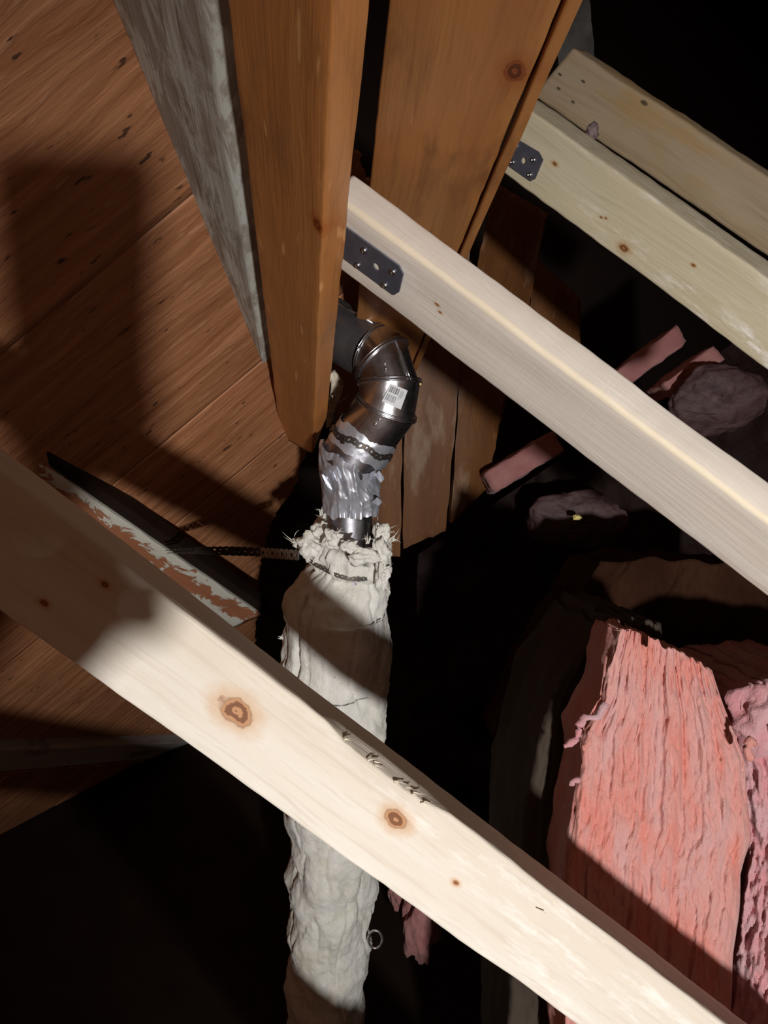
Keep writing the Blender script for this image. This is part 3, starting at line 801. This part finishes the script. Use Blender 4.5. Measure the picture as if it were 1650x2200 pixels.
# torn tufts
def tuft(name, c, d, L, mat, parent, n=9, r=.0035, sd=0, spread=.7, curlk=1.5):
    """several curling strands of wool joined into one piece"""
    bm = bmesh.new(); rnd = random.Random(sd); o = pworld(parent).translation
    for k in range(n):
        dd = (d + Vector((rnd.uniform(-1, 1), rnd.uniform(-1, 1), rnd.uniform(-1, 1))) * spread).normalized()
        p = c + Vector((rnd.uniform(-1, 1), rnd.uniform(-1, 1), rnd.uniform(-1, 1))) * r * 2; ll = L * rnd.uniform(.5, 1.2); prevr = None
        curl = Vector((rnd.uniform(-1, 1), rnd.uniform(-1, 1), rnd.uniform(-1, 1))) * curlk
        for i in range(7):
            rr = r * (1 - i / 6.3) * rnd.uniform(.7, 1.2)
            T = (dd + curl * i * .25).normalized(); ref = Vector((0, 0, 1)) if abs(T.z) < .9 else Vector((1, 0, 0))
            u = T.cross(ref).normalized(); v = T.cross(u)
            ring = [bm.verts.new(W(p + (u * math.cos(j * math.pi / 3) + v * .6 * math.sin(j * math.pi / 3)) * rr) - o) for j in range(6)]
            if prevr:
                for j in range(6): bm.faces.new((prevr[j], prevr[(j + 1) % 6], ring[(j + 1) % 6], ring[j]))
            prevr = ring; p = p + T * ll / 6
    bmesh.ops.recalc_face_normals(bm, faces=bm.faces)
    me = bpy.data.meshes.new(name); bm.to_mesh(me); bm.free()
    return link(name, me, mat, parent, Matrix.Translation(o))
for (px, py, z, dx, dy, L, n_, sd) in ((640, 1168, 1.49, -.9, .45, .045, 4, 21), (836, 1160, 1.46, 1, .25, .040, 4, 22), (690, 1105, 1.5, .1, 1, .03, 4, 23), (648, 1175, 1.50, -.6, .5, .035, 7, 1), (700, 1125, 1.50, -.1, 1, .03, 9, 2), (692, 1150, 1.47, -.4, .8, .03, 8, 3),
        (725, 1150, 1.44, .1, 1, .022, 7, 4), (822, 1150, 1.46, .6, .8, .035, 9, 5), (828, 1180, 1.46, 1, .1, .022, 9, 6), (826, 1210, 1.47, 1, -.2, .02, 8, 7),
        (806, 1135, 1.50, .2, 1, .028, 8, 8), (832, 1265, 1.50, 1, -.4, .012, 6, 9), (607, 1370, 1.50, -1, .2, .010, 5, 10), (790, 1165, 1.43, .2, .9, .02, 8, 12), (760, 1195, 1.42, 0, .5, .015, 8, 13)):
    tuft('wool_tuft', K(px, py, z), Vector((dx, dy, .1)), L * .75, M_white, wrap, n_ * 2, .0016, sd, .5)
for (px, py, z, r_, sx, sd) in ((690, 1148, 1.47, .017, (1, .7, 1.5), 1), (715, 1160, 1.43, .016, (1.1, .6, 1.1), 2), (819, 1150, 1.46, .016, (.8, .7, 1.6), 3), (665, 1172, 1.46, .020, (1, .8, 1.1), 4),
        (818, 1185, 1.45, .020, (.9, .7, 1.3), 5), (748, 1172, 1.41, .012, (1.3, .6, 1), 6), (698, 1120, 1.52, .014, (.8, .6, 1.7), 7), (822, 1235, 1.46, .020, (.7, .7, 1.4), 8), (650, 1165, 1.49, .012, (1.6, .6, .8), 9), (780, 1195, 1.42, .020, (1.3, .5, .8), 10)):
    blob('wool_tuft', W(K(px, py, z)), r_, M_white, wrap, sx, sd * 3.1, .6, 4, 1.5)

# ---------------------------------------------------------------- hanging strap from the rafter side to the wrap
strap = empty('hanging_strap', W(K(500, 1188, 1.62)), 'thin perforated metal strap stretched from the left to the white wrapped duct', 'strap')
S0 = K(357, 1183, 1.66); S1 = K(560, 1187, 1.55); S2 = K(642, 1193, 1.475)
def twist(t):
    a = math.radians(78 * (1 - t) + 12); return Vector((0, math.cos(a), math.sin(a)))
perforated('strap_band', lambda t: S0.lerp(S1, t) + Vector((0, .004 * math.sin(t * 3), 0)), twist, .020, M_black, strap, 16, .0042)
perforated('strap_band', lambda t: S0.lerp(S1, t) + Vector((0, -.006 + .006 * t, -.014)), lambda t: twist(t * .8), .020, M_black, strap, 15, .0042)
perforated('strap_end', lambda t: S1.lerp(S2, t), lambda t: Vector((0, .98, .2)), .021, M_strap, strap, 8, .0040)['label'] = 'bright zinc end'
# part sunk into the wool
def band(t):
    c, r, ax = AXP[0].lerp(AXP[1], .45), .0745, up0
    u = (Vx((0, 0, 1)) - ax * ax.z).normalized(); v = ax.cross(u); a = LEFT * (1.35 - 2.3 * t)
    return c + (u * math.cos(a) + v * math.sin(a)) * (.080 + .004 * math.cos(t * 9))
perforated('strap_loop', band, lambda t: up0, .009, M_strap, strap, 18, .0022)

# splinter heap at the foot of the front rafter
deb = empty('torn_wood_debris', W(K(722, 880, 1.62)), 'pale torn wood splinters behind the foot of the front rafter', 'debris')
rows = [[K(706 + 26 * u + 6 * math.sin(v * 5), 800 + 120 * v - 10 * u, 1.70 + .02 * noise.noise(Vector((u * 3, v * 9, 0)))) if True else None for u in (0, .25 * (1 - abs(v - .35)), .6 * (1 - abs(v - .35)), 1.0 * (1 - abs(v - .35)))] for v in [i / 16 for i in range(17)]]
dm = wmesh('torn_chip', rows, M_splint, deb); md = dm.modifiers.new('thickness', 'SOLIDIFY'); md.thickness = .006
for k in range(14):
    c = K(720 + random.uniform(-8, 10), 862 + random.uniform(-12, 22), 1.66); d = Vector((random.uniform(-.3, 1), random.uniform(-1, .6), random.uniform(0, .5))).normalized()
    tube('splinter', [W(c), W(c + d * .012), W(c + d * .022 + Vector((0, .004, 0)))], .0009, M_splint if k % 3 else M_raf2, deb, 4)

# ================================================================ far boards seen between the rafters and joists
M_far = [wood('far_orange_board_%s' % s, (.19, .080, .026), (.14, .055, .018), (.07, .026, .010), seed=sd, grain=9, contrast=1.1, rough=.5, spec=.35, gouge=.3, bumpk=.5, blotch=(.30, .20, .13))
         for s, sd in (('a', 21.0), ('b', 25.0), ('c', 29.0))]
def plank(name, q, z0, z1, mat, thick=.02, label=None, group=None, parent=None, nx=10, ny=40, rag=.004):
    """q: four picture corners tl, tr, br, bl; z0 depth at the top, z1 at the foot"""
    tl, tr_, br, bl = [Vector(p) for p in q]; rows = []
    for i in range(ny + 1):
        v = i / ny; z = 1 / ((1 - v) / z0 + v / z1)
        row = []
        for j in range(nx + 1):
            u = j / nx; p = tl.lerp(tr_, u).lerp(bl.lerp(br, u), v)
            k = K(p.x, p.y, z); 
            if i in (0, ny): k = k + Vector((0, 1, 0)) * noise.noise(Vector((u * 9, i, z))) * rag * 2
            if j in (0, nx): k = k + Vector((1, 0, 0)) * noise.noise(Vector((v * 14, j, z))) * rag
            row.append(k)
        rows.append(row)
    X = (rows[-1][0] - rows[0][0]); Y = rows[0][-1] - rows[0][0]
    Mx_ = frame_matrix(W(rows[0][0]), Wd(X), Wd(Y))
    vs, fs = grid([[Mx_.inverted() @ W(p) for p in r] for r in rows])
    o = link(name, mesh_from(name, vs, fs), mat, parent, Mx_, False)
    md = o.modifiers.new('thickness', 'SOLIDIFY'); md.thickness = thick; md.offset = -1 if True else 1
    if label: tagit(o, label, 'board', group)
    return o
G = 'brown boards far behind the joists'
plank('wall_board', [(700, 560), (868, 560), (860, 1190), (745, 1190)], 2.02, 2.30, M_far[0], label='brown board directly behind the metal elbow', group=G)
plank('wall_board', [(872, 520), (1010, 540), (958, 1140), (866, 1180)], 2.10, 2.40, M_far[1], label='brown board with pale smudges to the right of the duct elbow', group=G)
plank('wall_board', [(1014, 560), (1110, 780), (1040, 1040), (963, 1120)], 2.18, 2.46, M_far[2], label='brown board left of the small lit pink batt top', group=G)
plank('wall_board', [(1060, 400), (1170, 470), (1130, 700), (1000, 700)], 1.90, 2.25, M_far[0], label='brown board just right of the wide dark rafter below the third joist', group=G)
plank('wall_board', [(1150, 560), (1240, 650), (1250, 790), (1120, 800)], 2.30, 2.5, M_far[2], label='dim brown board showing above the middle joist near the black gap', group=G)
# pale dust smudges on the second board
M_dark_grey = plain('dim_grey_wood', (.10, .10, .095), .9, .1, 0, 9, .5, .6, .003)
# vertical grey board with plates high up right, in the dark
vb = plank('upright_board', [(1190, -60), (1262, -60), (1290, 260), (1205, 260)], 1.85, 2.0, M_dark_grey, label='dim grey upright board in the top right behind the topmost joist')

# ================================================================ insulated knee wall at the right: plastic sheet and batt tops
def sheet(name, corners, mat, nx=90, ny=110, amp=.02, sd=0, thick=.0, lump=None):
    a, b, c, d = corners; rows = []; nrm = (b - a).cross(d - a).normalized()
    if nrm.z < 0: nrm = -nrm
    for i in range(ny + 1):
        v = i / ny; row = []
        for j in range(nx + 1):
            u = j / nx; p = a.lerp(b, u).lerp(d.lerp(c, u), v)
            q = Vector((p.x * 3, p.y * 3, p.z * 3 + sd))
            h = amp * fbm(q, 3) * 1.5 + amp * .7 * (.3 - abs(fbm(q * 2.7 + Vector((2, 0, 0)), 4))) + amp * .12 * fbm(q * 14, 3)
            row.append(p + nrm * h)
        rows.append(row)
    return wmesh(name, rows, mat)
kneeTL = K(1046, 1062, 2.42); kneeTR = K(1720, 640, 2.15)
dnv = Vector((.05, -.945, -.10)).normalized()
M_shade_wool2 = fibre('shade_brown_wool', (.026, .010, .005), (.042, .017, .009), None, (1, 1, .5), 10, .5, .005, 9)  # shade of the rearmost batt put into its colour
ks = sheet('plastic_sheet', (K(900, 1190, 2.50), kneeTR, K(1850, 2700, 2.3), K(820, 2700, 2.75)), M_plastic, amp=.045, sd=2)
tagit(ks, 'crumpled shade-darkened brown plastic sheet over the insulated wall at the right', 'plastic sheet')
def box_batt(name, c, X, Y, Z, mat, label, group=None, n=14, amp=.008, sd=0, nz=14):
    """c = centre of box (cam), X Y Z half-extent vectors (cam)"""
    bm = bmesh.new(); bmesh.ops.create_cube(bm, size=2); bmesh.ops.subdivide_edges(bm, edges=bm.edges, cuts=n, use_grid_fill=True)
    for v in bm.verts:
        q = v.co.copy(); m = max(abs(q.x), abs(q.y), abs(q.z)); 
        e = sum(1 for k in q if abs(k) > .93)
        qq = q * (1 - .05 * (e > 1))
        p = X * qq.x + Y * qq.y + Z * qq.z
        nn = Vector((q.x * (abs(q.x) > .99), q.y * (abs(q.y) > .99), q.z * (abs(q.z) > .99)))
        dsp = X.normalized() * nn.x + Y.normalized() * nn.y + Z.normalized() * nn.z
        v.co = Wd(p + dsp * amp * fbm(p * 22 + Vector((sd, 0, 0)), 4))
    bmesh.ops.recalc_face_normals(bm, faces=bm.faces)
    me = bpy.data.meshes.new(name); bm.to_mesh(me); bm.free()
    o = link(name, me, mat, None, Matrix.Translation(W(c))); tagit(o, label, 'insulation', group); return o
GB = 'pink batts standing in the far wall'
def batt_px(pc, z, pdir, half_l, half_h, half_d, label, mat=M_pink_far, sd=0):
    c = K(pc[0], pc[1], z); X = Vector((pdir[0], pdir[1], 0)).normalized(); Y = Vector((-X.y, X.x, 0)); 
    if Y.y < 0: Y = -Y
    Z = Vector((0, 0, -1)); c = c + Z * half_d
    return box_batt('insulation_batt', c, X * half_l, Y * half_h, Z * half_d, mat, label, GB, 12, .006, sd)
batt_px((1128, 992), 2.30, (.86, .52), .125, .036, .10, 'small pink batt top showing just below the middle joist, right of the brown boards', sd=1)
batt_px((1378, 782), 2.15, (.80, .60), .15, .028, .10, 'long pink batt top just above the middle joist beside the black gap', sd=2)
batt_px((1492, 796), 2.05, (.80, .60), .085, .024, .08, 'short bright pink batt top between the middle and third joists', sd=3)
def crumple(name, q, z, label, sd, amp=.03, mat=None):
    a, b, c, d = [K(p[0], p[1], z) for p in q]
    o = sheet(name, (a, b, c, d), mat or M_plastic2, 60, 60, amp, sd); tagit(o, label, 'plastic sheet'); return o
g = N('mauve_plastic_film'); n_ = g.noise(g.mapping((1, 1.5, 2.0)), 11, 5, .6, 1.2)
colr = g.mix(g.ramp(n_, [(.35, 0.0), (.68, 1.0)]), (.045, .022, .022), (.13, .08, .08)); g.bump(n_, .7, .010); M_plastic2 = g.fin(colr, .6, .3)
def lump(c, r_, sx, sd, label):
    o = blob('plastic_bag', W(c), r_, M_plastic2, None, sx, sd, .22, 5, 1.1); tagit(o, label, 'plastic bag')
lump(K(1238, 1118, 2.20), .120, (1.15, .30, .72), 3.3, 'crumpled mauve-brown plastic lump below the small pink batt top')
lump(K(1545, 862, 2.0), .115, (1.05, .35, .80), 6.1, 'crumpled greyish plastic bunched between the middle and third joists')
wl = blob('wool_scrap', W(K(1240, 1112, 2.09)), .007, M_seal, None, (1.6, .6, 1), 3, .6); tagit(wl, 'tiny yellow scrap caught on the mauve plastic lump', 'scrap')

# ================================================================ the pink batts at the lower right
Hh = Vector((-.02, .02, -1.0))          # away from us
def poly_at(pts, y):
    if y <= pts[0][1]: return pts[0][0]
    for (x0, y0), (x1, y1) in zip(pts, pts[1:]):
        if y <= y1: return x0 + (x1 - x0) * (y - y0) / (y1 - y0)
    return pts[-1][0]
def stack(name, left, right, ytop, ybot, z, depth, mat, label, nx=150, ny=230, amp=1.0, sd=0, topf=None, zf=None, lay=26, round_=.012, nd=16):
    """front = cut face with laminations, then carried back level by depth"""
    rows = []
    for i in range(ny + 1):
        v = i / ny; row = []
        for j in range(nx + 1):
            u = j / nx
            y = ytop + (ybot - ytop) * v
            xl, xr = poly_at(left, y), poly_at(right, y)
            tp = topf(u) * (1 - v) ** 4 if topf else 0
            yy = y + tp
            x = xl + (xr - xl) * u
            jl = 6 * noise.noise(Vector((v * 17, sd, 0))) * (1 - u) + 8 * noise.noise(Vector((v * 13, sd + 5, 0))) * u
            x += jl
            uw = u + .020 * fbm(Vector((u * 3, v * 5, sd)), 3) + .004 * noise.noise(Vector((u * 20, v * 40, sd)))
            l1 = noise.noise(Vector((uw * lay, v * 1.1, sd))); l2 = noise.noise(Vector((uw * lay * 2.7, v * 2.4, sd + 3)))
            h = .008 * l1 + .004 * l2 - .009 * max(0, .14 - abs(noise.noise(Vector((uw * lay * .55, v * 1.0, sd + 8))))) / .14 * (1 if noise.noise(Vector((u * 4, v * 3.3, 2 + sd))) > .0 else .25)
            h += .0065 * fbm(Vector((u * 26, v * 50, sd)), 4) + .010 * fbm(Vector((u * 4, v * 5, sd)), 2)
            ed = min(u, 1 - u) * 2; rd = round_ * (1 - min(1, ed / .08)) ** 2
            zz = z + (zf(u, v) if zf else 0)
            row.append(K(x, yy, zz - h * amp * 1.0 + rd))
        rows.append(row)
    # ring of the outline carried back
    base_extra = []
    front_vs, fs = grid(rows); n = nx + 1
    ring = [0 * n + j for j in range(n)] + [i * n + nx for i in range(1, ny + 1)] + [ny * n + j for j in range(nx - 1, -1, -1)] + [i * n for i in range(ny - 1, 0, -1)]
    vs = list(front_vs); prev = ring
    for k in range(1, nd + 1):
        cur = []
        for idx, r_ in enumerate(ring):
            p = front_vs[r_] + Hh * depth * (k / nd)
            p = p + Vector((.010 * fbm(Vector((p.x * 16, p.y * 10, p.z * 16 + sd)), 3), .010 * fbm(Vector((p.x * 16 + 5, p.y * 10, p.z * 16)), 3), 0)) * min(1, k / 3)
            vs.append(p); cur.append(len(vs) - 1)
        m = len(ring)
        for a in range(m): fs.append((prev[a], prev[(a + 1) % m], cur[(a + 1) % m], cur[a]))
        prev = cur
    fs.append(tuple(prev))
    wv_ = [W(p) for p in vs]
    low_ = min(v.z for v in wv_)
    o0 = sum(wv_[:len(front_vs)], Vector()) / len(front_vs)
    me = mesh_from(name, [v - o0 for v in wv_], fs)
    o = link(name, me, mat, None, Matrix.Translation(o0)); tagit(o, label, 'insulation', 'pink glass wool batts stacked at the lower right'); return o
leftA = [(1325, 1345), (1300, 1420), (1290, 1500), (1248, 1570), (1242, 1650), (1232, 1740), (1222, 1800), (1215, 1900), (1212, 2200), (1200, 3300)]
rightA = [(1530, 1345), (1560, 1450), (1600, 1580), (1606, 1700), (1612, 1770), (1592, 1850), (1585, 2000), (1560, 2200), (1560, 3300)]
def topA(u): return 95 * u ** 1.3 + 10 * noise.noise(Vector((u * 22, 1, 0))) + 16 * max(0, noise.noise(Vector((u * 9, 5, 0)))) + (22 if .26 < u < .33 else 0)
zA = lambda u, v: .03 * u + .05 * v
ba = stack('insulation_batt', leftA, rightA, 1345, 3300, 1.07, .10, M_pink, 'big salmon-pink batt with its layered cut face lit', ny=520, lay=15, amp=.8, sd=1, topf=topA, zf=zA)
leftB = [(1560, 1480), (1555, 1560), (1590, 1650), (1600, 1800), (1590, 1900), (1560, 2100), (1540, 3300)]
rightB = [(1900, 1480), (1930, 3300)]
bb = stack('insulation_batt', leftB, rightB, 1465, 3300, 1.16, .30, M_pink2, 'rose pink fluffy batt at the right edge, right of the big layered batt', nx=110, ny=420, sd=11, topf=lambda u: 60 * (1 - min(1, u * 4)) ** 2, lay=9, zf=lambda u, v: -.035 * math.sin(min(1, u * 1.3) * math.pi) + .03 * v, amp=1.6, round_=.07)
cap = blob('insulation_clump', W(K(1660, 1545, 1.17)), .075, M_pink2, None, (1.0, .7, .85), 4.4, .3, 5, 1.6); tagit(cap, 'pale mauve-pink fluffy wool lump on top of the rose batt at the right edge', 'insulation')
leftC = [(1440, 1560), (1380, 1700), (1200, 1800), (1165, 2000), (1150, 3300)]
# batts behind: their shade is put into the dark wool colour
leftD = [(1290, 1330), (1225, 1420), (1180, 1500), (1155, 1600), (1125, 1750), (1110, 1900), (1090, 2200), (1090, 3300)]
rightD = [(1420, 1330), (1440, 2200), (1440, 3300)]
bd_ = stack('insulation_batt', leftD, rightD, 1338, 3300, 1.22, .30, M_shade_wool, 'batt coloured dark for shade, immediately left of the big layered pink batt', nx=60, ny=260, sd=21, lay=5, amp=.8, topf=lambda u: 30 * noise.noise(Vector((u * 8, 0, 0))))
leftE = [(1290, 1210), (1215, 1330), (1150, 1440), (1100, 1560), (1072, 1612), (1100, 1640), (1105, 1700), (1090, 1800), (1085, 2200), (1080, 3300)]
rightE = [(1650, 1210), (1680, 3300)]
be = stack('insulation_batt', leftE, rightE, 1205, 3300, 1.62, .25, M_shade_wool2, 'rearmost shade-darkened orange-brown batt of the stack, farthest left', nx=80, ny=260, sd=31, lay=4, amp=1.0, topf=lambda u: 25 * noise.noise(Vector((u * 5, 3, 0))))
# wisps on the left side of the big batt
def wisp(pts, r_, mat, sd):
    P_ = [Vector(p) for p in pts]; out = []
    for a, b in zip(P_, P_[1:]):
        for k in range(5): q = a.lerp(b, k / 5); out.append(q)
    out.append(P_[-1])
    w_ = [W(K(q.x + 2.5 * noise.noise(q * .11), q.y + 2.5 * noise.noise(q * .13 + Vector((7, 0, 0))), q.z)) for q in out]
    tube('wool_wisp', w_, lambda f: r_ * (.65 + .5 * abs(math.sin(f * 7 + sd))) * (1 if f < .93 else .5), mat, ba, 10)
wisp([(1300, 1510, 1.06), (1285, 1540, 1.055), (1255, 1542, 1.05), (1244, 1560, 1.045), (1240, 1588, 1.045), (1212, 1604, 1.04)], .0052, M_pink2, 1)
wisp([(1268, 1570, 1.06), (1262, 1600, 1.055), (1250, 1608, 1.055)], .0045, M_pink, 2)
wisp([(1246, 1672, 1.06), (1232, 1678, 1.055), (1224, 1688, 1.055)], .0040, M_pink2, 3)
wisp([(1612, 1630, 1.05), (1602, 1605, 1.045), (1614, 1588, 1.045), (1622, 1600, 1.05)], .0055, M_pink, 4)
# loose wool low in the middle, seen under the front joist
def loose(px, py, z, r, sx, label, sd, mat):
    o = blob('insulation_clump', W(K(px, py, z)), r, mat, None, sx, sd, .35, 5, 1.6); tagit(o, label, 'insulation', 'loose wool clumps low behind the front joist'); return o
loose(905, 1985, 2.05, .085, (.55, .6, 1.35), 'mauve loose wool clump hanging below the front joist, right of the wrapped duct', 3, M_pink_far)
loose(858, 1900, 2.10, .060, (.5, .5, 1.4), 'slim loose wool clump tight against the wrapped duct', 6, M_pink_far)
loose(1240, 2190, 1.5, .05, (1, .6, 1), 'small pink wool clump at the bottom edge below the front joist', 9, M_pink2)
lw = plank('low_panel', [(1040, 1960), (1260, 2000), (1230, 2700), (1020, 2700)], 1.75, 2.2, M_shade_wool, .03, label='dim grey-brown panel below the front joist at the bottom centre')
# wire loop near the duct foot
lp = tube('wire_loop', [W(K(806 + 15 * math.cos(a), 2018 + 19 * math.sin(a), 1.80 + .01 * math.sin(a))) for a in [k * math.pi / 12 for k in range(24)]], .003, M_strap, None, 8, closed=True)
tagit(lp, 'small faint wire loop beside the foot of the wrapped duct', 'wire')

# ================================================================ unseen slab, hand and sleeve added at the camera to cast the left shadow
M_shadow_slab = plain('shadow_slab_body', (.03, .03, .035), .3, .5, 0, 20, .1, .05)
M_skin = plain('skin', (.55, .33, .24), .55, .3, 0, 40, .08, .2)
M_sleeve = plain('dark_sleeve', (.06, .06, .08), .9, .1, 0, 30, .2, .4)
ph = empty('shadow_slab', W(Vector((-.050, -.085, .012))), 'unseen black slab added at the camera position to cast a shadow', 'shadow_slab')
bm = bmesh.new(); bmesh.ops.create_cube(bm, size=1)
for v in bm.verts: v.co = Vector((v.co.x * .130, v.co.y * .230, v.co.z * .008))
bmesh.ops.bevel(bm, geom=[e for e in bm.edges if abs((e.verts[0].co - e.verts[1].co).z) > .004], offset=.011, segments=6, affect='EDGES')
me = bpy.data.meshes.new('shadow_slab_mesh'); bm.to_mesh(me); bm.free()
link('shadow_slab_case', me, M_shadow_slab, ph, Matrix.Translation(W(Vector((-.040, -.082, .014)))) @ RM.to_4x4(), False)
def skinned(name, chains, mat, parent=None):
    vs = []; es = []; rs = []
    for ch in chains:
        base = ch[0][4] if len(ch[0]) > 4 else None
        for i, p in enumerate(ch):
            vs.append(W(Vector(p[:3]))); rs.append(p[3])
            if i > 0: es.append((len(vs) - 2, len(vs) - 1))
            elif base is not None: es.append((base, len(vs) - 1))
    me = bpy.data.meshes.new(name); me.from_pydata([tuple(v) for v in vs], es, [])
    o = link(name, me, mat, parent, None, False)
    o.modifiers.new('skin', 'SKIN'); sk = me.skin_vertices[0].data if me.skin_vertices else None
    if sk is None:
        bm = bmesh.new(); bm.from_mesh(me); bm.verts.layers.skin.verify(); bm.to_mesh(me); bm.free(); sk = me.skin_vertices[0].data
    for d, r in zip(sk, rs): d.radius = (r, r)
    sk[0].use_root = True
    o.modifiers.new('smooth', 'SUBSURF').levels = 1; o.modifiers['smooth'].render_levels = 2
    return o
hand = skinned('hand', [[(-.09, -.37, .075, .030), (-.055, -.30, .055, .030), (-.035, -.262, .045, .038), (-.030, -.225, .040, .038)],
    [(.000, -.190, .034, .012, 3), (.022, -.165, .028, .011), (.016, -.140, .026, .009)],
    [(.008, -.215, .034, .012, 3), (.032, -.205, .028, .011), (.020, -.180, .026, .009)],
    [(.010, -.240, .034, .012, 2), (.034, -.236, .028, .011), (.026, -.210, .026, .009)],
    [(.004, -.262, .036, .012, 2), (.028, -.264, .030, .010), (.022, -.240, .028, .008)],
    [(-.075, -.225, .045, .040, 2), (-.100, -.205, .040, .022), (-.108, -.160, .036, .012)]], M_skin)
tagit(hand, 'unseen hand added at the camera position to cast a shadow', 'hand')
slv = skinned('sleeve', [[(-.080, -.365, .075, .040), (-.14, -.50, .11, .050), (-.21, -.64, .16, .060)]], M_sleeve)
tagit(slv, 'unseen dark sleeve added below the hand to cast a shadow', 'sleeve')
for o in bpy.data.objects:
    if '_l1' in o: del o['_l1']
